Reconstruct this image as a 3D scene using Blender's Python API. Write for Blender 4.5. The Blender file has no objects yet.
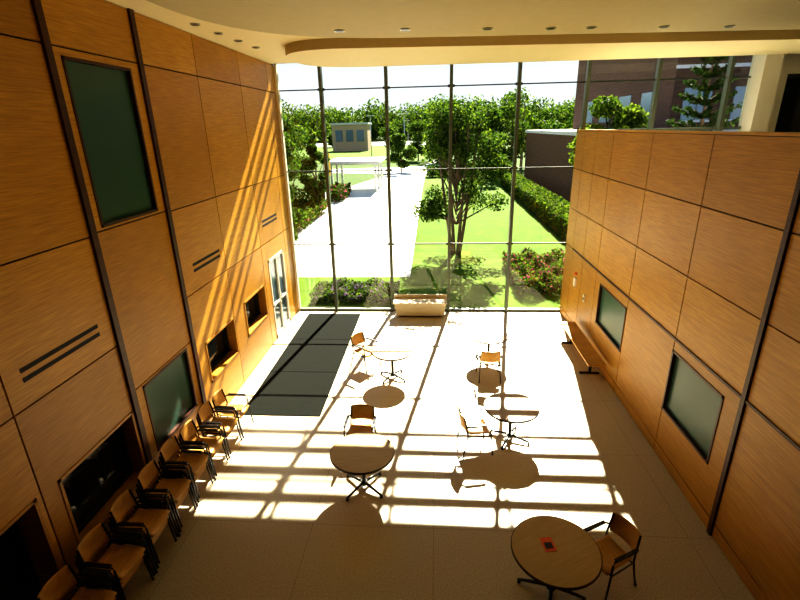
import bpy, math, random
import numpy as np
from mathutils import Vector, Matrix
random.seed(3); rng=np.random.default_rng(5)
S=bpy.context.scene
# ------------------------------------------------------------------ materials
def new_mat(name):
    m=bpy.data.materials.new(name); m.use_nodes=True
    nt=m.node_tree; b=nt.nodes['Principled BSDF']
    return m,nt,b
def plain(name,col,rough=.6,metal=0.,spec=.5,noise=0.,nscale=8.):
    m,nt,b=new_mat(name)
    b.inputs['Roughness'].default_value=rough; b.inputs['Metallic'].default_value=metal
    b.inputs['Specular IOR Level'].default_value=spec
    tc=nt.nodes.new('ShaderNodeTexCoord'); n=nt.nodes.new('ShaderNodeTexNoise'); n.inputs['Scale'].default_value=nscale
    r=nt.nodes.new('ShaderNodeValToRGB'); nt.links.new(tc.outputs['Object'],n.inputs['Vector']); nt.links.new(n.outputs['Fac'],r.inputs['Fac'])
    r.color_ramp.elements[0].position=.3; r.color_ramp.elements[1].position=.7
    r.color_ramp.elements[0].color=[c*(1-noise) for c in col]+[1]
    r.color_ramp.elements[1].color=[min(1,c*(1+noise)) for c in col]+[1]
    nt.links.new(r.outputs['Color'],b.inputs['Base Color'])
    return m
def wood(name,c1,c2,scale=(1,1.0,30),rough=.40,off=0.):
    m,nt,b=new_mat(name)
    tc=nt.nodes.new('ShaderNodeTexCoord'); mp=nt.nodes.new('ShaderNodeMapping')
    mp.inputs['Scale'].default_value=scale; mp.inputs['Location'].default_value=(off,off*1.7,off*3.1)
    n=nt.nodes.new('ShaderNodeTexNoise'); n.inputs['Scale'].default_value=2.2; n.inputs['Detail'].default_value=6; n.inputs['Roughness'].default_value=.65
    n2=nt.nodes.new('ShaderNodeTexNoise'); n2.inputs['Scale'].default_value=.7; n2.inputs['Detail'].default_value=2
    r=nt.nodes.new('ShaderNodeValToRGB'); r.color_ramp.elements[0].position=.33; r.color_ramp.elements[1].position=.68
    r.color_ramp.elements[0].color=(*c1,1); r.color_ramp.elements[1].color=(*c2,1)
    mx=nt.nodes.new('ShaderNodeMix'); mx.data_type='RGBA'; mx.blend_type='MULTIPLY'; mx.inputs[0].default_value=.5
    r2=nt.nodes.new('ShaderNodeValToRGB'); r2.color_ramp.elements[0].color=(.72,.66,.54,1); r2.color_ramp.elements[0].position=.3; r2.color_ramp.elements[1].position=.7
    L=nt.links.new
    L(tc.outputs['Object'],mp.inputs['Vector']); L(mp.outputs['Vector'],n.inputs['Vector']); L(n.outputs['Fac'],r.inputs['Fac'])
    L(tc.outputs['Object'],n2.inputs['Vector']); L(n2.outputs['Fac'],r2.inputs['Fac'])
    L(r.outputs['Color'],mx.inputs[6]); L(r2.outputs['Color'],mx.inputs[7]); L(mx.outputs[2],b.inputs['Base Color'])
    b.inputs['Roughness'].default_value=rough; b.inputs['Specular IOR Level'].default_value=.45
    return m
W=[wood('panel_wood_a',(.46,.222,.020),(.69,.375,.042),off=0),
   wood('panel_wood_b',(.40,.188,.017),(.62,.328,.036),off=3.3),
   wood('panel_wood_c',(.50,.245,.024),(.74,.42,.052),off=7.9)]
M_dark=wood('dark_wood_trim',(.05,.014,.005),(.10,.03,.010),scale=(1,1,6))
M_back=wood('back_wall_wood',(.05,.025,.008),(.08,.04,.014),scale=(1,1,6))
M_gap=plain('panel_gap',(.03,.015,.008),.8)
M_black=plain('black_metal',(.012,.012,.012),.35)
M_niche=plain('niche_dark',(.02,.013,.008),.6)
M_slot=plain('slot_black',(.006,.006,.006),.7)
M_screen=plain('dark_glass',(.01,.012,.012),.08)
M_green=plain('green_glass_panel',(.045,.11,.085),.3,spec=.4,noise=.06,nscale=1)
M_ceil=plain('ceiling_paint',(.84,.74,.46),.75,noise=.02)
M_ceil3=plain('ceiling_paint_shaded',(.56,.48,.27),.75,noise=.02)  # darker olive ceiling tone: shading under the nearer soffit, put into the colour
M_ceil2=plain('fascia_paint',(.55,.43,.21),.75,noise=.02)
M_white=plain('white_paint',(.80,.76,.66),.6)
M_steel=plain('mullion_steel',(.13,.155,.12),.4,metal=.2)
M_steeld=plain('transom_steel',(.05,.06,.05),.6)
M_alu=plain('aluminium',(.55,.56,.54),.35,metal=.7)
M_chrome=plain('chair_tube',(.012,.012,.012),.35,metal=.3)
M_seat=wood('chair_ply',(.56,.30,.060),(.75,.45,.115),scale=(2,20,2),rough=.4)
M_table=wood('table_laminate',(.54,.405,.19),(.64,.49,.26),scale=(1,18,1),rough=.35)
M_bench=wood('bench_maple',(.72,.62,.44),(.82,.74,.56),scale=(1,18,1),rough=.5)
M_edge=plain('table_edge',(.05,.03,.015),.5)
M_mat=plain('carpet_mat',(.012,.0135,.011),1.,spec=.1,noise=.35,nscale=60)
M_matj=plain('carpet_joint',(.002,.002,.002),1.,spec=.05)
M_conc=plain('concrete',(.60,.58,.54),.85,noise=.08,nscale=.6)
M_asph=plain('asphalt',(.20,.20,.21),.9,noise=.1,nscale=.3)
M_bark=plain('bark',(.16,.11,.075),.9,noise=.4,nscale=9)
M_orange=plain('orange_paper',(.85,.16,.02),.6)
M_roof=plain('roof_membrane',(.52,.52,.52),.8,noise=.05)
M_banner=plain('banner_yellow',(.75,.5,.08),.7)
M_tan=plain('tan_stucco',(.42,.30,.20),.85,noise=.1)
def grass(name,a,b_):
    m,nt,b=new_mat(name); tc=nt.nodes.new('ShaderNodeTexCoord')
    n=nt.nodes.new('ShaderNodeTexNoise'); n.inputs['Scale'].default_value=1.3; n.inputs['Detail'].default_value=8; n.inputs['Roughness'].default_value=.7
    r=nt.nodes.new('ShaderNodeValToRGB'); r.color_ramp.elements[0].position=.35; r.color_ramp.elements[1].position=.65
    r.color_ramp.elements[0].color=(*a,1); r.color_ramp.elements[1].color=(*b_,1)
    nt.links.new(tc.outputs['Object'],n.inputs['Vector']); nt.links.new(n.outputs['Fac'],r.inputs['Fac']); nt.links.new(r.outputs['Color'],b.inputs['Base Color'])
    b.inputs['Roughness'].default_value=.9; b.inputs['Specular IOR Level'].default_value=.1
    return m
M_grass=grass('lawn_grass',(.050,.098,.004),(.082,.138,.007))
M_field=grass('field_grass',(.035,.07,.008),(.055,.09,.015))
def leaf(name,a,b_):
    m,nt,b=new_mat(name); tc=nt.nodes.new('ShaderNodeTexCoord')
    n=nt.nodes.new('ShaderNodeTexNoise'); n.inputs['Scale'].default_value=3.; n.inputs['Detail'].default_value=6
    r=nt.nodes.new('ShaderNodeValToRGB'); r.color_ramp.elements[0].position=.35; r.color_ramp.elements[1].position=.65
    r.color_ramp.elements[0].color=(*a,1); r.color_ramp.elements[1].color=(*b_,1)
    nt.links.new(tc.outputs['Object'],n.inputs['Vector']); nt.links.new(n.outputs['Fac'],r.inputs['Fac'])
    tr=nt.nodes.new('ShaderNodeBsdfTranslucent'); mx=nt.nodes.new('ShaderNodeMixShader'); mx.inputs[0].default_value=.5
    nt.links.new(r.outputs['Color'],b.inputs['Base Color']); nt.links.new(r.outputs['Color'],tr.inputs['Color'])
    b.inputs['Roughness'].default_value=.7; b.inputs['Specular IOR Level'].default_value=.1
    nt.links.new(b.outputs[0],mx.inputs[1]); nt.links.new(tr.outputs[0],mx.inputs[2]); nt.links.new(mx.outputs[0],nt.nodes['Material Output'].inputs['Surface'])
    return m
M_leaf=leaf('leaf_green',(.035,.080,.008),(.10,.165,.018))
M_leafd=leaf('leaf_dark',(.016,.040,.008),(.045,.09,.014))
M_leafy=leaf('leaf_yellowgreen',(.09,.15,.012),(.19,.26,.03))
M_pink=leaf('petal_pink',(.20,.04,.07),(.36,.11,.15))
M_purple=leaf('petal_purple',(.13,.07,.16),(.28,.18,.31))
def brick(name,c1,c2,mortar,sc=5.):
    m,nt,b=new_mat(name); tc=nt.nodes.new('ShaderNodeTexCoord'); sp=nt.nodes.new('ShaderNodeSeparateXYZ'); cb=nt.nodes.new('ShaderNodeCombineXYZ'); ad=nt.nodes.new('ShaderNodeMath')
    t=nt.nodes.new('ShaderNodeTexBrick'); t.inputs['Scale'].default_value=sc
    t.inputs['Color1'].default_value=(*c1,1); t.inputs['Color2'].default_value=(*c2,1); t.inputs['Mortar'].default_value=(*mortar,1)
    L=nt.links.new; L(tc.outputs['Object'],sp.inputs[0]); L(sp.outputs[0],ad.inputs[0]); L(sp.outputs[1],ad.inputs[1]); L(ad.outputs[0],cb.inputs[0]); L(sp.outputs[2],cb.inputs[1])
    L(cb.outputs[0],t.inputs['Vector']); L(t.outputs['Color'],b.inputs['Base Color']); b.inputs['Roughness'].default_value=.85
    return m
M_brick2=brick('brick_dark',(.062,.026,.013),(.092,.040,.020),(.09,.055,.04),1.0)
M_bluewin=plain('blue_window',(.10,.15,.20),.1)
M_glasswall=plain('curtain_wall_glass',(.20,.27,.32),.15)
def mk_floor():
    m,nt,b=new_mat('terrazzo'); L=nt.links.new
    tc=nt.nodes.new('ShaderNodeTexCoord'); n=nt.nodes.new('ShaderNodeTexNoise'); n.inputs['Scale'].default_value=45; n.inputs['Detail'].default_value=3
    r=nt.nodes.new('ShaderNodeValToRGB'); r.color_ramp.elements[0].position=.36; r.color_ramp.elements[1].position=.6
    r.color_ramp.elements[0].color=(.46,.40,.295,1); r.color_ramp.elements[1].color=(.61,.545,.425,1)
    L(tc.outputs['Object'],n.inputs['Vector']); L(n.outputs['Fac'],r.inputs['Fac'])
    t=nt.nodes.new('ShaderNodeTexBrick'); t.offset=0; t.inputs['Scale'].default_value=1
    t.inputs['Brick Width'].default_value=1.9; t.inputs['Row Height'].default_value=1.9; t.inputs['Mortar Size'].default_value=.006
    t.inputs['Color1'].default_value=(1,1,1,1); t.inputs['Color2'].default_value=(1,1,1,1); t.inputs['Mortar'].default_value=(.72,.7,.66,1)
    L(tc.outputs['Object'],t.inputs['Vector'])
    mx=nt.nodes.new('ShaderNodeMix'); mx.data_type='RGBA'; mx.blend_type='MULTIPLY'; mx.inputs[0].default_value=1
    L(r.outputs['Color'],mx.inputs[6]); L(t.outputs['Color'],mx.inputs[7]); L(mx.outputs[2],b.inputs['Base Color'])
    b.inputs['Roughness'].default_value=.36; b.inputs['Specular IOR Level'].default_value=.4
    return m
M_floor=mk_floor()
def mk_glass():
    m,nt,b=new_mat('window_glass'); nt.nodes.remove(b)
    t=nt.nodes.new('ShaderNodeBsdfTransparent'); t.inputs['Color'].default_value=(.97,.98,.96,1)
    g=nt.nodes.new('ShaderNodeBsdfGlossy'); g.inputs['Roughness'].default_value=.02
    mx=nt.nodes.new('ShaderNodeMixShader'); mx.inputs[0].default_value=.04
    nt.links.new(t.outputs[0],mx.inputs[1]); nt.links.new(g.outputs[0],mx.inputs[2]); nt.links.new(mx.outputs[0],nt.nodes['Material Output'].inputs['Surface'])
    return m
M_glass=mk_glass()
# ------------------------------------------------------------------ mesh builder
class B:
    def __init__(s): s.v=[];s.f=[];s.m=[];s.mats=[];s.sm=[];s.T=Matrix.Identity(4)
    def mi(s,m):
        if m not in s.mats: s.mats.append(m)
        return s.mats.index(m)
    def add(s,vs,fs,m,smooth=False):
        o=len(s.v); s.v+= [tuple(s.T@Vector(v)) for v in vs]
        s.f+=[tuple(i+o for i in f) for f in fs]; k=s.mi(m); s.m+=[k]*len(fs); s.sm+=[smooth]*len(fs)
    def box(s,x0,x1,y0,y1,z0,z1,m):
        v=[(x,y,z) for x in(x0,x1) for y in(y0,y1) for z in(z0,z1)]
        s.add(v,[(0,1,3,2),(4,6,7,5),(0,4,5,1),(2,3,7,6),(0,2,6,4),(1,5,7,3)],m)
    def tube(s,pts,r,m,n=8):
        pts=[Vector(p) for p in pts]; rs=r if isinstance(r,(list,tuple)) else [r]*len(pts)
        vs=[];fs=[]
        for i,p in enumerate(pts):
            d=(pts[min(i+1,len(pts)-1)]-pts[max(i-1,0)]).normalized()
            a=d.orthogonal() if abs(d.z)>.9 else d.cross(Vector((0,0,1)))
            if abs(d.z)>.9: a=Vector((1,0,0))-d*d.x
            a.normalize(); b=d.cross(a)
            for k in range(n):
                t=2*math.pi*k/n; vs.append(p+(a*math.cos(t)+b*math.sin(t))*rs[i])
        for i in range(len(pts)-1):
            for k in range(n):
                fs.append((i*n+k,i*n+(k+1)%n,(i+1)*n+(k+1)%n,(i+1)*n+k))
        fs.append(tuple(range(n))[::-1]); fs.append(tuple((len(pts)-1)*n+k for k in range(n)))
        s.add(vs,fs,m,True)
    def cyl(s,cx,cy,z0,z1,r,m,n=32,r1=None):
        r1=r if r1 is None else r1
        vs=[(cx+r*math.cos(2*math.pi*k/n),cy+r*math.sin(2*math.pi*k/n),z0) for k in range(n)]+[(cx+r1*math.cos(2*math.pi*k/n),cy+r1*math.sin(2*math.pi*k/n),z1) for k in range(n)]
        s.add(vs,[(k,(k+1)%n,n+(k+1)%n,n+k) for k in range(n)]+[tuple(range(n))[::-1],tuple(range(n,2*n))],m)
    def sheet(s,fn,nu,nv,th,m):
        g=[[Vector(fn(i/nu,j/nv)) for j in range(nv+1)] for i in range(nu+1)]
        vs=[];N=(nu+1)*(nv+1)
        nor=[]
        for i in range(nu+1):
            for j in range(nv+1):
                du=g[min(i+1,nu)][j]-g[max(i-1,0)][j]; dv=g[i][min(j+1,nv)]-g[i][max(j-1,0)]
                nor.append(du.cross(dv).normalized()); vs.append(g[i][j])
        vs+=[vs[k]+nor[k]*th for k in range(N)]
        id=lambda i,j:i*(nv+1)+j
        fs=[]
        for i in range(nu):
            for j in range(nv):
                q=(id(i,j),id(i+1,j),id(i+1,j+1),id(i,j+1)); fs.append(q[::-1]); fs.append(tuple(k+N for k in q))
        for i in range(nu):
            for j in (0,nv): a,b=id(i,j),id(i+1,j); fs.append((a,b,b+N,a+N) if j==0 else (b,a,a+N,b+N))
        for j in range(nv):
            for i in (0,nu): a,b=id(i,j),id(i,j+1); fs.append((b,a,a+N,b+N) if i==0 else (a,b,b+N,a+N))
        s.add(vs,fs,m,True)
    def prism(s,poly,z0,z1,m,mside=None):
        n=len(poly); vs=[(x,y,z0) for x,y in poly]+[(x,y,z1) for x,y in poly]
        s.add(vs,[tuple(range(n))[::-1],tuple(range(n,2*n))],m)
        s.add(vs,[(k,(k+1)%n,n+(k+1)%n,n+k) for k in range(n)],mside or m)
    def obj(s,name,loc=(0,0,0),rot=0.,bevel=0.,parent=None):
        me=bpy.data.meshes.new(name); me.from_pydata(s.v,[],s.f)
        for m in s.mats: me.materials.append(m)
        me.polygons.foreach_set('material_index',s.m); me.polygons.foreach_set('use_smooth',s.sm); me.update()
        o=bpy.data.objects.new(name,me); S.collection.objects.link(o); o.location=loc; o.rotation_euler=(0,0,rot)
        if bevel:
            b=o.modifiers.new('bevel','BEVEL'); b.width=bevel; b.segments=2; b.limit_method='ANGLE'
        if parent: o.parent=parent
        return o
def subtract(rects,o):
    out=[]
    for (a0,a1,b0,b1) in rects:
        y0,y1,z0,z1=o
        if y1<=a0 or y0>=a1 or z1<=b0 or z0>=b1: out.append((a0,a1,b0,b1)); continue
        if y0>a0: out.append((a0,y0,b0,b1))
        if y1<a1: out.append((y1,a1,b0,b1))
        yy0=max(a0,y0); yy1=min(a1,y1)
        if z0>b0: out.append((yy0,yy1,b0,z0))
        if z1<b1: out.append((yy0,yy1,z1,b1))
    return out
XL,XR,D,ZC=-4.667,4.16,15.0,7.65
# ------------------------------------------------------------------ left wall
def panel_wall(b,xf,sgn,cols,openings):
    g=.011; k=0
    for (y0,y1,zs) in cols:
        for i in range(len(zs)-1):
            rs=[(y0+g,y1-g,zs[i]+g,zs[i+1]-g)]
            for o in openings: rs=subtract(rs,o)
            m=W[k%3]; k+=1
            for r in rs: b.box(min(xf,xf+sgn*.03),max(xf,xf+sgn*.03),*r,m)
        k+=1
b=B()
openL=[(1.5,4.12,0.0,1.86),(4.45,6.0,.66,1.82),(8.48,9.95,.88,1.80),(10.62,12.1,.98,1.90),(12.6,13.98,0,2.42),(6.30,7.74,4.62,6.80),(6.36,7.78,.78,2.04)]
zs=[0,2.92,4.55,6.9,7.65]
panel_wall(b,XL,-1,[(-2.5,1.5,zs),(1.5,4.2,zs),(4.2,6.05,zs),(6.05,8.0,[0,2.08,4.58,6.9,7.65]),(8.0,9.98,zs),(9.98,12.2,zs),(12.2,14.25,zs),(14.25,15.0,zs)],openL)
rs=[(-2.5,15.0,0,8.0)]
for o in openL: rs=subtract(rs,o)
for r in rs: b.box(XL-.45,XL-.03,*r,M_gap)
b.box(XL-.6,XL-.45,-2.5,15.0,0,8.0,M_niche)
for o in openL[:4]:
    y0,y1,z0,z1=o; t=.045
    for (a,c,d,e) in ((y0,y0+t,z0,z1),(y1-t,y1,z0,z1),(y0,y1,z0,z0+t),(y0,y1,z1-t,z1)):
        b.box(XL-.30,XL+.012,a,c,d,e,W[1])
for y in (6.08,8.02):
    b.box(XL-.02,XL+.04,y-.055,y+.055,0,ZC,M_dark)
for (y0,y1,z) in ((4.44,5.75,3.3),(8.55,9.75,3.38),(12.5,13.75,3.48)):
    for dz in (-.06,.06): b.box(XL-.02,XL+.004,y0,y1,z+dz-.028,z+dz+.028,M_slot)
wl=b.obj('wall_left')
def framed_panel(name,xf,sgn,y0,y1,z0,z1,depth=.05,fr=.04,mat=M_green,fm=M_dark):
    b=B(); xs=sorted((xf+sgn*depth,xf+sgn*(depth+.02)))
    b.box(xs[0],xs[1],y0,y1,z0,z1,mat)
    fx=sorted((xf+sgn*depth,xf-sgn*.012))
    for r in ((y0,y0+fr,z0,z1),(y1-fr,y1,z0,z1),(y0,y1,z0,z0+fr),(y0,y1,z1-fr,z1)): b.box(fx[0],fx[1],*r,fm)
    return b.obj(name)
framed_panel('green_glass_panel',XL,-1,6.30,7.74,4.62,6.80)
framed_panel('green_glass_panel',XL,-1,6.36,7.78,.78,2.04)
for (y0,y1,z0,z1) in openL[1:4]:
    framed_panel('display_case_glass',XL-.2,-1,y0+.05,y1-.05,z0+.05,z1-.05,fr=.05,mat=M_screen,fm=M_black)
b=B()
for r in ((12.6,12.68,0,2.42),(13.9,13.98,0,2.42),(12.6,13.98,2.34,2.42),(13.25,13.33,0,2.36),(12.6,13.98,0,.14),(12.6,13.98,1.0,1.06)): b.box(XL-.08,XL+.01,*r,M_white)
b.box(XL-.05,XL-.03,12.65,13.95,.1,2.38,M_bluewin)
b.tube([(XL+.02,13.2,.95),(XL+.07,13.2,.95),(XL+.07,13.2,1.25),(XL+.02,13.2,1.25)],.012,M_alu)
b.obj('door_1')
# ------------------------------------------------------------------ right wall
b=B(); ZR=5.66
openR=[(9.86,11.6,1.02,2.08),(6.2,7.75,.94,2.12)]
zr=[0,.22,2.32,3.45,4.6,ZR]
panel_wall(b,XR,1,[(-2.5,.5,zr),(.5,3.2,zr),(3.2,5.76,zr),(5.84,7.75,zr),(7.75,9.84,zr),(9.84,11.95,zr),(11.95,13.15,zr),(13.15,14.2,zr),(14.2,15.0,zr)],openR)
rs=[(-2.5,15.0,0,ZR)]
for o in openR: rs=subtract(rs,o)
for r in rs: b.box(XR+.03,XR+.18,*r,M_gap)
b.box(XR+.18,XR+.3,-2.5,15.0,0,ZR,W[1])
b.box(XR-.01,XR+.32,-2.5,15.0,ZR,ZR+.035,W[2])
b.box(XR-.03,XR+.02,5.76,5.84,0,ZR,M_dark)
b.box(XR-.02,XR+.02,-2.5,14.2,2.305,2.345,M_dark)
b.obj('wall_right')
framed_panel('green_glass_panel',XR,1,9.86,11.6,1.02,2.08)
framed_panel('green_glass_panel',XR,1,6.2,7.75,.94,2.12)
# ------------------------------------------------------------------ floor / ceiling / back
b=B(); b.box(XL-.6,XR+.3,-2.5,15.15,-.2,0,M_floor); b.obj('floor')
b=B(); b.box(XR+.3,11,-2.5,15.15,4.7,4.9,M_white); b.obj('floor_mezzanine')
b=B(); b.box(XL-.6,11,-2.65,-2.5,0,8.0,M_back); b.obj('wall_back')
b=B(); b.box(10.85,11,-2.5,15.0,4.9,8.0,M_white)
b.box(10.83,10.86,12.2,13.6,5.2,7.0,M_screen); b.obj('wall_mezzanine')
b=B()
b.box(XL-.6,11,-2.65,14.72,ZC,ZC+.35,M_ceil)
def rnd(pts,R,n=14):
    out=[]
    N=len(pts)
    for i in range(N):
        p=Vector(pts[i]);a=Vector(pts[i-1]);c=Vector(pts[(i+1)%N]); r=R[i]
        if r<=0: out.append(tuple(p));continue
        d1=(a-p).normalized()*r;d2=(c-p).normalized()*r
        for k in range(n+1):
            t=k/n; out.append(tuple(p+d1*(1-t)**2+d2*t**2))
    return out
poly=rnd([(-3.5,10.9),(10.8,12.3),(10.8,14.6),(-3.5,14.3)],[1.7,0,0,1.6])
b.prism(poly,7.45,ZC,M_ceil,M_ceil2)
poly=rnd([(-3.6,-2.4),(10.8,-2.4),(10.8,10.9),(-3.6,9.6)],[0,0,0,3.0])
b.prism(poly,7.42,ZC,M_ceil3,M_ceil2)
b.obj('ceiling')
b=B(); b.box(XL-.6,11,14.72,15.2,8.0,8.3,M_white); b.box(XL-.6,11,14.68,14.72,ZC,8.3,M_white); b.obj('trim_window_head')
def downlight(x,y,z):
    b=B(); b.cyl(0,0,-.02,0,.085,M_alu,24); b.cyl(0,0,-.024,-.018,.065,M_black,24); b.obj('recessed_downlight',(x,y,z))
for x,y in ((-4.2,9.2),(-4.15,10.05),(-4.1,10.9),(-4.05,11.8)): downlight(x,y,ZC)
for x,y in ((-1.6,8.95),(-.5,9.05),(.9,9.25),(2.0,9.45),(2.7,9.5),(4.0,9.7),(5.2,9.9)): downlight(x,y,7.42)
# ------------------------------------------------------------------ glass wall
b=B()
muls=[-3.32,-1.40,.48,2.40,4.30]
b.box(XL,XL+.07,D-.06,D+.08,0,8.0,M_white)
for x in muls: b.box(x-.045,x+.045,D-.14,D+.05,0,8.0,M_steel)
for x in (6.2,8.1): b.box(x-.045,x+.045,D-.14,D+.05,4.9,8.0,M_steel)
for z in (2.32,4.64,6.96):
    b.box(XL,XR+.1,D-.015,D+.025,z-.016,z+.016,M_steeld)
    for x in muls[:4]: b.box(x-.10,x+.10,D-.04,D-.01,z-.035,z+.035,M_steeld)
b.box(XR,8.7,D-.02,D+.03,6.94,6.98,M_steeld); b.box(XR,8.7,D-.05,D+.06,5.6,5.68,M_steel)
b.box(XL,XR,D-.05,D+.1,0,.07,M_steel)
wf=b.obj('window_1')
b=B(); b.box(XL,XR+.05,D+.0,D+.012,0.05,8.0,M_glass); b.box(XR+.05,8.7,D,D+.012,4.9,8.0,M_glass); b.obj('glass',parent=wf)
b=B(); b.box(8.7,9.15,14.5,15.1,4.9,8.0,M_white); b.box(9.15,10.85,14.9,15.1,4.9,8.0,M_white); b.box(9.6,10.5,14.88,14.9,5.2,7.0,M_screen); b.obj('wall_front_upper')
b=B()
for y0,y1 in ((15.12,15.76),(16.08,16.32),(16.73,16.98),(17.36,17.56),(17.96,18.1)): b.box(XL-.6,11,y0,y1,8.28,8.32,M_alu)
for x in np.arange(-4.9,11,1.92): b.box(x-.03,x+.03,15.1,18.2,8.32,8.45,M_alu)
b.obj('sunshade_louvre')
# ------------------------------------------------------------------ furniture
def chair_geo(b):
    for sx in (-1,1):
        b.tube([(sx*.275,.26,0),(sx*.268,.225,.3),(sx*.265,.205,.60),(sx*.264,.185,.645),(sx*.262,.13,.662),(sx*.262,-.20,.655),(sx*.245,-.245,.64)],.014,M_chrome)
        b.tube([(sx*.255,-.31,0),(sx*.245,-.25,.25),(sx*.235,-.215,.45),(sx*.225,-.245,.65),(sx*.215,-.285,.83)],.014,M_chrome)
        b.tube([(sx*.266,.21,.425),(sx*.236,-.215,.425)],.010,M_chrome)
        b.box(sx*.264-.024,sx*.264+.024,-.19,.17,.662,.685,M_black)
        b.cyl(sx*.275,.26,0,.02,.018,M_black,12); b.cyl(sx*.255,-.31,0,.02,.018,M_black,12)
    b.tube([(-.266,.20,.42),(.266,.20,.42)],.010,M_chrome); b.tube([(-.238,-.2,.42),(.238,-.2,.42)],.010,M_chrome)
    def seat(u,v):
        x=(u-.5)*.47*(1-.10*(1-v)); y=-.22+v*.46
        z=.437+.025*(2*u-1)**2-.05*max(0,(v-.8)/.2)**2*.8+.03*max(0,(.2-v)/.2)**2
        return (x,y,z)
    b.sheet(seat,10,12,.014,M_seat)
    def back(u,v):
        x=(u-.5)*.46*(1-.12*(2*v-1)**2); z=.555+v*.29
        y=-.235-.05*v-.045*(1-(2*u-1)**2)
        return (x,y,z)
    b.sheet(back,12,8,.014,M_seat)
def chair(name,x,y,rot):
    b=B(); chair_geo(b); return b.obj(name,(x,y,0),math.radians(rot))
def stack(x,y,n,rot=-90):
    b=B()
    for i in range(n):
        b.T=Matrix.Translation((0,.035*i,.095*i)); chair_geo(b)
    return b.obj('stacked_armchairs',(x,y,0),math.radians(rot))
for x,y,n in ((-4.12,8.12,1),(-4.14,7.50,2),(-4.16,6.88,2),(-4.18,6.26,3),(-4.18,5.64,3),(-4.18,5.0,3),(-4.18,4.36,3),(-4.16,3.72,3)):
    if n==1: chair('armchair',x,y,-90)
    else: stack(x,y,n,-90+random.uniform(-4,4))
chair('armchair',-1.76,10.95,-125)
chair('armchair',1.35,10.50,0)
chair('armchair',-1.38,7.5,178)
chair('armchair',.80,7.72,-78)
chair('armchair',2.32,4.95,118)
def table(x,y,r,rot=0.):
    b=B()
    n=64; prof=[(r-.004,.708),(r,.715),(r,.742),(r-.012,.748),(r-.012,.748)]
    vs=[(p*math.cos(2*math.pi*k/n),p*math.sin(2*math.pi*k/n),z) for p,z in prof for k in range(n)]
    fs=[(i*n+k,i*n+(k+1)%n,(i+1)*n+(k+1)%n,(i+1)*n+k) for i in range(3) for k in range(n)]
    b.add(vs,fs,M_edge); b.add(vs,[tuple(range(n))[::-1],tuple(3*n+k for k in range(n))],M_table)
    b.cyl(0,0,.695,.716,.16,M_black,24); b.cyl(0,0,.10,.70,.035,M_black,20); b.cyl(0,0,.07,.14,.06,M_black,20)
    for k in range(4):
        a=math.pi/4+k*math.pi/2; c,s_=math.cos(a),math.sin(a); L=r*.74
        b.tube([(c*.03,s_*.03,.11),(c*L*.5,s_*L*.5,.085),(c*L,s_*L,.05)],[.028,.023,.018],M_black)
        b.cyl(c*L,s_*L,0,.05,.024,M_black,14)
    return b.obj('round_cafe_table',(x,y,0),rot)
table(-1.02,10.38,.49,.2); table(1.43,11.35,.5,.1); table(1.50,8.02,.53,.3); table(-1.20,6.55,.545,.15); table(1.56,4.72,.56,.5)
b=B(); b.box(-.075,.075,-.11,.11,0,.004,M_orange); b.box(-.05,.05,-.07,.03,.004,.005,M_edge); b.obj('orange_leaflet',(1.48,4.78,.749),.15)
b=B(); b.box(-4.22,-2.46,8.64,14.65,0,.012,M_mat)
for y in (10.6,12.6): b.box(-4.22,-2.46,y-.012,y+.012,.012,.0135,M_matj)
b.obj('entrance_mat')
b=B(); b.box(3.66,4.08,10.3,13.0,.42,.46,W[2])
for y in (10.75,12.5):
    b.box(3.84,3.90,y-.03,y+.03,.03,.42,M_black); b.box(3.62,4.10,y-.035,y+.035,0,.035,M_black); b.box(3.68,4.06,y-.03,y+.03,.39,.42,M_black)
b.obj('wooden_bench',bevel=.006)
b=B()
v=[(-1.22,14.36,.06),(.32,14.36,.06),(.38,14.28,.50),(-1.28,14.28,.50),(-1.22,14.78,.06),(.32,14.78,.06),(.38,14.80,.50),(-1.28,14.80,.50)]
b.add(v,[(0,1,2,3),(5,4,7,6),(4,0,3,7),(1,5,6,2),(3,2,6,7),(4,5,1,0)],M_bench)
b.box(-1.32,.42,14.26,14.82,.50,.54,M_bench); b.box(-1.32,.42,14.76,14.82,.54,.66,M_bench); b.box(-1.15,.25,14.42,14.72,0,.06,M_dark)
b.obj('entry_bench',bevel=.008)
b=B(); b.box(XR-.05,XR,13.5,13.66,1.35,1.6,M_white); b.cyl(XR-.03,13.58,1.7,1.76,.04,M_orange,16); b.obj('fire_alarm_box')
b=B(); b.box(XR-.03,XR,12.6,12.72,1.2,1.4,M_white); b.box(XR-.035,XR-.03,12.62,12.70,1.25,1.33,M_black); b.obj('wall_thermostat')
# ------------------------------------------------------------------ exterior
def flat(name,poly,z,m,th=.02):
    b=B(); b.prism(poly,z-th,z,m); return b.obj(name)
flat('ground_exterior',[(-300,15.15),(300,15.15),(300,600),(-300,600)],-.06,M_field)
flat('lawn',[(-.95,17.2),(-.2,15.3),(9.3,15.3),(9.3,62),(-1.15,62),(-1.15,48)],0.0,M_grass)
flat('lawn',[(-9,15.3),(-.25,15.3),(-1,17.3),(-1,18.85),(-9,18.85)],-.005,M_grass)
flat('lawn',[(-40,92),(-4,88),(-1.6,100),(3,170),(-50,170)],0.0,M_grass)
flat('plaza_pavement',[(-12,18.9),(-1.0,18.9),(-1.2,48),(-1.2,66),(10,70),(10,76),(-3,78),(-16,76),(-16,70),(-6,66),(-10,48),(-11,29)],-.01,M_conc)
flat('footpath',[(-2.0,78.2),(1.5,77.6),(7,125),(4,125)],-.008,M_conc)
flat('parking_lot',[(-60,178),(60,178),(60,230),(-60,230)],-.005,M_asph)
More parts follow.
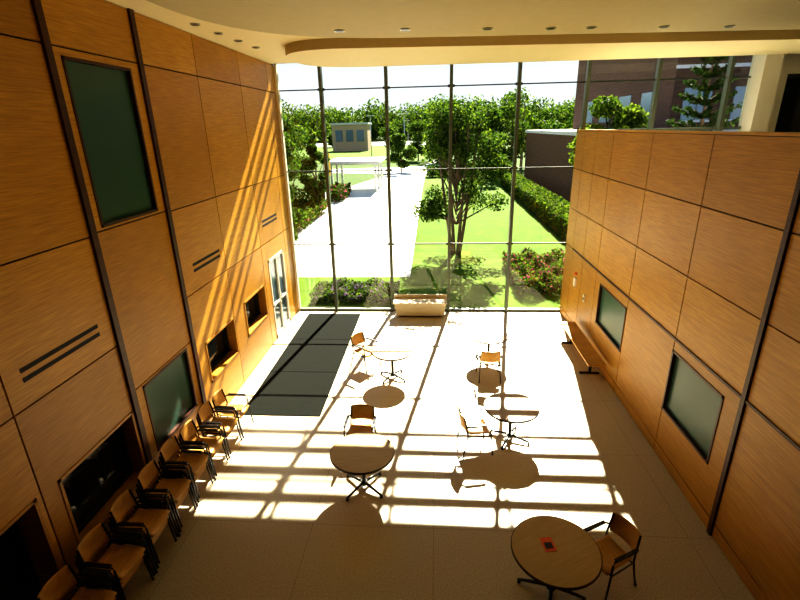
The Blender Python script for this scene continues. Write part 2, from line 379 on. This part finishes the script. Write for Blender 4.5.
def leafmesh(name,pts,size,mats,trunk=None,probs=None):
    n=len(pts); pts=np.array(pts)
    a=rng.normal(size=(n,3)); a/=np.linalg.norm(a,axis=1)[:,None]
    t=rng.normal(size=(n,3)); bb=np.cross(a,t); bb/=np.linalg.norm(bb,axis=1)[:,None]
    s=(size*(.6+.8*rng.random(n)))[:,None]
    v=np.stack([pts-a*s,pts-bb*s*.55,pts+a*s,pts+bb*s*.55],1).reshape(-1,3)
    base=0; V=[];F=[];MI=[]
    ms=list(mats)
    if trunk:
        V+=trunk.v;F+=trunk.f; base=len(V)
        for k in trunk.m:
            mm=trunk.mats[k]
            if mm not in ms: ms.append(mm)
            MI.append(ms.index(mm))
    V=V+v.tolist(); F=F+[(base+4*i,base+4*i+1,base+4*i+2,base+4*i+3) for i in range(n)]
    MI+= list(rng.choice(len(mats),size=n,p=probs))
    me=bpy.data.meshes.new(name); me.from_pydata(V,[],F)
    for m in ms: me.materials.append(m)
    me.polygons.foreach_set('material_index',[int(k) for k in MI]); me.update()
    o=bpy.data.objects.new(name,me); S.collection.objects.link(o); return o
def blobpts(c,r,n):
    d=rng.normal(size=(n,3)); d/=np.linalg.norm(d,axis=1)[:,None]
    rr=rng.random(n)**.45
    return np.array(c)+d*rr[:,None]*np.array(r)
def tree(name,x,y,h,w,n,size,mats,stems=1,low=.25,blobs=14,br=1.):
    tr=B(); P=[]
    cs=[]
    for i in range(blobs):
        a=random.random()*6.28; zz=low+ (1-low)*random.random(); rad=w*.5*(1-abs((zz-.5)/.75)**1.6)*random.random()**.5*.85
        cs.append((x+math.cos(a)*rad,y+math.sin(a)*rad,h*zz*.9))
    for i in range(stems):
        a=6.28*i/max(1,stems)+.4; k=0 if stems==1 else w*.12
        tr.tube([(x+math.cos(a)*k*.3,y+math.sin(a)*k*.3,-.05),(x+math.cos(a)*k,y+math.sin(a)*k,h*.35),(x+math.cos(a)*k*1.8,y+math.sin(a)*k*1.8,h*.8)],[.02*h*(1 if stems==1 else .6),.014*h*(1 if stems==1 else .6),.004*h],M_bark)
    for c in cs:
        z0=max(.2*h,c[2]-h*.25); tr.tube([(x,y,z0),((x*.4+c[0]*.6),(y*.4+c[1]*.6),z0*.4+c[2]*.6),c],[.006*h,.004*h,.0015*h],M_bark,5)
        r=w*(.16+.08*random.random())*br; P.append(blobpts(c,(r,r,r*.7),n//blobs))
    return leafmesh(name,np.concatenate(P),size,mats,tr)
tree('courtyard_tree',1.05,22.6,7.4,5.0,14500,.075,[M_leaf,M_leafy,M_leafd],stems=4,low=.32,blobs=50,br=.70)
for (x,y,h,w) in ((-8.9,27,6.6,3.2),(-10.4,33,7.2,4.2),(-8.6,35,5.4,2.2),(-13.5,42,7.8,6),(-9.6,24,5.2,3.2),(-7.5,21.5,4.6,2.4)):
    tree('garden_tree',x,y,h,w,6000,.11,[M_leafd,M_leaf],low=.12,blobs=18)
for (x,y,h,w) in ((-4.6,68,5.4,4),(-3.0,92,7,6),(4,70,8.4,6.5),(7,80,9.5,8),(9.5,62,8.5,6.5),(6.3,56,7.8,5),(-33,92,9,8),(12.5,72,11,8),(1,86,7.5,6),(-9,104,6.5,7)):
    tree('park_tree',x,y,h,w,3500,.2,[M_leaf,M_leafd,M_leafy],low=.2,blobs=14)
P=[]
for i in range(210):
    x=-150+300*random.random(); y=250+40*random.random(); h=13+7*random.random()
    P.append(blobpts((x,y,h*.5),(5+4*random.random(),4,h*.55),330))
for i in range(34):
    x=-75+150*random.random(); y=232+14*random.random(); h=7+4*random.random()
    P.append(blobpts((x,y,h*.5),(4,3,h*.5),300))
for i in range(40):
    x=-70+140*random.random(); y=120+50*random.random(); h=5+4*random.random()
    if -30<x<7: continue
    P.append(blobpts((x,y,h*.5),(3,3,h*.5),350))
leafmesh('tree_belt',np.concatenate(P),.75,[M_leaf,M_leafy,M_leafd])
def bed(name,x0,x1,y0,y1,h,n,size,mats,probs=None,core=None):
    p=np.stack([x0+(x1-x0)*rng.random(n),y0+(y1-y0)*rng.random(n),.05+h*rng.random(n)**.6],1)
    p[:,2]*=(.75+.25*np.sin(p[:,0]*5)*np.cos(p[:,1]*4)) if core is None else 1
    return leafmesh(name,p,size,mats,core,probs)
core=B(); core.box(6.9,8.4,24,51,0.01,1.1,M_leafd)
bed('hedge',6.8,8.5,23.9,51.1,1.2,26000,.10,[M_leaf,M_leafy,M_leafd],None,core)
bed('flower_bed',-4.4,-1.3,15.5,17.2,.50,9000,.05,[M_leaf,M_leafy,M_purple,M_leafd],[.4,.25,.2,.15])
bed('flower_bed',3.0,6.4,16.4,20.6,.78,15000,.06,[M_leaf,M_pink,M_leafd,M_leafy],[.35,.2,.15,.3])
bed('shrub_border',-9.8,-8.0,24,36,1.1,9000,.09,[M_leaf,M_leafd,M_leafy,M_pink],[.4,.2,.3,.1])
bed('shrub_border',-10.5,-7.8,40,45,1.2,5000,.12,[M_leaf,M_leafd,M_pink],[.45,.35,.2])
bed('shrub_border',-.9,9,60,62,1.5,4000,.16,[M_leaf,M_leafd])
b=B(); b.box(-10.5,-5.2,46.5,53,2.75,2.95,M_roof); b.box(-10.3,-5.4,46.7,52.8,2.6,2.75,M_alu)
for x in (-10,-5.7):
    for y in (47,49.8,52.5): b.box(x-.1,x+.1,y-.1,y+.1,0,2.6,M_alu)
b.obj('garden_pavilion')
b=B(); b.box(9.6,40,16,53,0,5.1,M_brick2); b.box(9.45,40,15.9,53.1,5.1,5.35,M_roof)
b.box(13.4,40,30,50,5.35,17,M_brick2)
for z in (5.9,9.4,12.9):
    for x in (14.0,16.7,19.5,22.1,24.7,27.3,29.9): b.box(x,x+1.5,29.94,30.05,z,z+1.7,M_glasswall); b.box(x-.08,x+1.58,29.9,29.96,z-.12,z,M_roof); b.box(x+.72,x+.78,29.9,29.95,z,z+1.7,M_steel)
for z in (8.6,12.1): b.box(13.36,40,29.95,30.02,z,z+.18,M_roof)
for y in (32,36,40,44): b.box(13.34,13.45,y,y+2.2,5.9,7.6,M_glasswall)
b.obj('brick_building')
b=B(); b.box(18.4,60,58,61,0,18,M_glasswall)
for x in np.arange(18.4,27.1,1.6): b.box(x-.05,x+.05,57.9,58,5,18,M_white)
for z in np.arange(5,18.1,2.2): b.box(18.3,27,57.88,58,z-.06,z+.06,M_white)
b.obj('glass_office_building')
b=B(); b.box(-28.5,-18.5,138,146,0,7.0,M_tan); b.box(-28.8,-18.2,137.7,146,7.0,7.5,M_roof)
for x in (-27.5,-24.5,-21.5): b.box(x,x+2,137.9,138,2.6,5.6,M_bluewin)
b.obj('distant_building')
for x,y in ((-6,100),(3.5,98),(-14,110),(8,185),(-10,190)):
    b=B(); b.tube([(0,0,0),(0,0,8.5)],[.10,.06],M_alu); b.box(-.9,.9,-.15,.15,8.4,8.55,M_alu); b.obj('parking_lot_lamp',(x,y,0))
b=B(); b.tube([(0,0,0),(0,0,4.2)],.05,M_alu); b.box(.05,.55,-.02,.02,2.4,4.1,M_banner); b.obj('banner_pole',(-8.8,38.5,0))
tree('courtyard_tree',6.3,18.0,7.2,3.0,8000,.08,[M_leafy,M_leaf],low=.6,blobs=16)
tr=B(); tr.tube([(8.75,17.2,0),(8.75,17.2,8.1)],[.14,.02],M_bark); P=[]
for k in range(12):
    z=3.6+k*.40; R=1.5*(8.6-z)/4.6+.1
    for j in range(9):
        a=j*.698+k*.5; t=rng.random(95); q=np.stack([8.75+np.cos(a)*R*t,17.2+np.sin(a)*R*t,z+.28*t**2],1)+rng.normal(size=(95,3))*.03; P.append(q)
        tr.tube([(8.75,17.2,z),(8.75+math.cos(a)*R,17.2+math.sin(a)*R,z+.28)],[.02,.008],M_bark,5)
leafmesh('conifer_tree',np.concatenate(P),.06,[M_leafd],tr)
# ------------------------------------------------------------------ light
w=bpy.data.worlds.new('World'); S.world=w; w.use_nodes=True; nt=w.node_tree; bg=nt.nodes['Background']
tc=nt.nodes.new('ShaderNodeTexCoord'); sp=nt.nodes.new('ShaderNodeSeparateXYZ'); r=nt.nodes.new('ShaderNodeValToRGB')
nt.links.new(tc.outputs['Generated'],sp.inputs[0]); nt.links.new(sp.outputs[2],r.inputs['Fac']); nt.links.new(r.outputs['Color'],bg.inputs['Color'])
r.color_ramp.elements[0].position=0; r.color_ramp.elements[0].color=(.92,.97,1,1); r.color_ramp.elements[1].position=.5; r.color_ramp.elements[1].color=(.38,.57,.92,1)
bg.inputs['Strength'].default_value=.95
sd=bpy.data.lights.new('sun','SUN'); sd.energy=25.; sd.angle=.008; sd.color=(1,.925,.78)
so=bpy.data.objects.new('sun',sd); S.collection.objects.link(so); so.location=(3,30,20)
so.rotation_euler=Vector((-.186,-1.2,-1)).to_track_quat('-Z','Y').to_euler()
# ------------------------------------------------------------------ camera
f,pit,yaw,roll,H=472.9564,.3489,.0764,.0235,5.8526
fw=Vector((-math.sin(yaw)*math.cos(pit),math.cos(yaw)*math.cos(pit),-math.sin(pit))); rt=Vector((math.cos(yaw),math.sin(yaw),0)); up=rt.cross(fw)
c,s_=math.cos(roll),math.sin(roll); R=c*rt-s_*up; U=s_*rt+c*up
cd=bpy.data.cameras.new('camera'); co=bpy.data.objects.new('camera',cd); S.collection.objects.link(co)
Mx=Matrix((R,U,-fw)).transposed().to_4x4(); Mx.translation=(0,0,H); co.matrix_world=Mx
cd.sensor_width=36; cd.lens=36*f/800; cd.clip_end=1500; cd.clip_start=.05
S.camera=co
S.view_settings.view_transform='Standard'
try: S.view_settings.look='High Contrast'
except Exception as e: print(e)
S.view_settings.exposure=0.
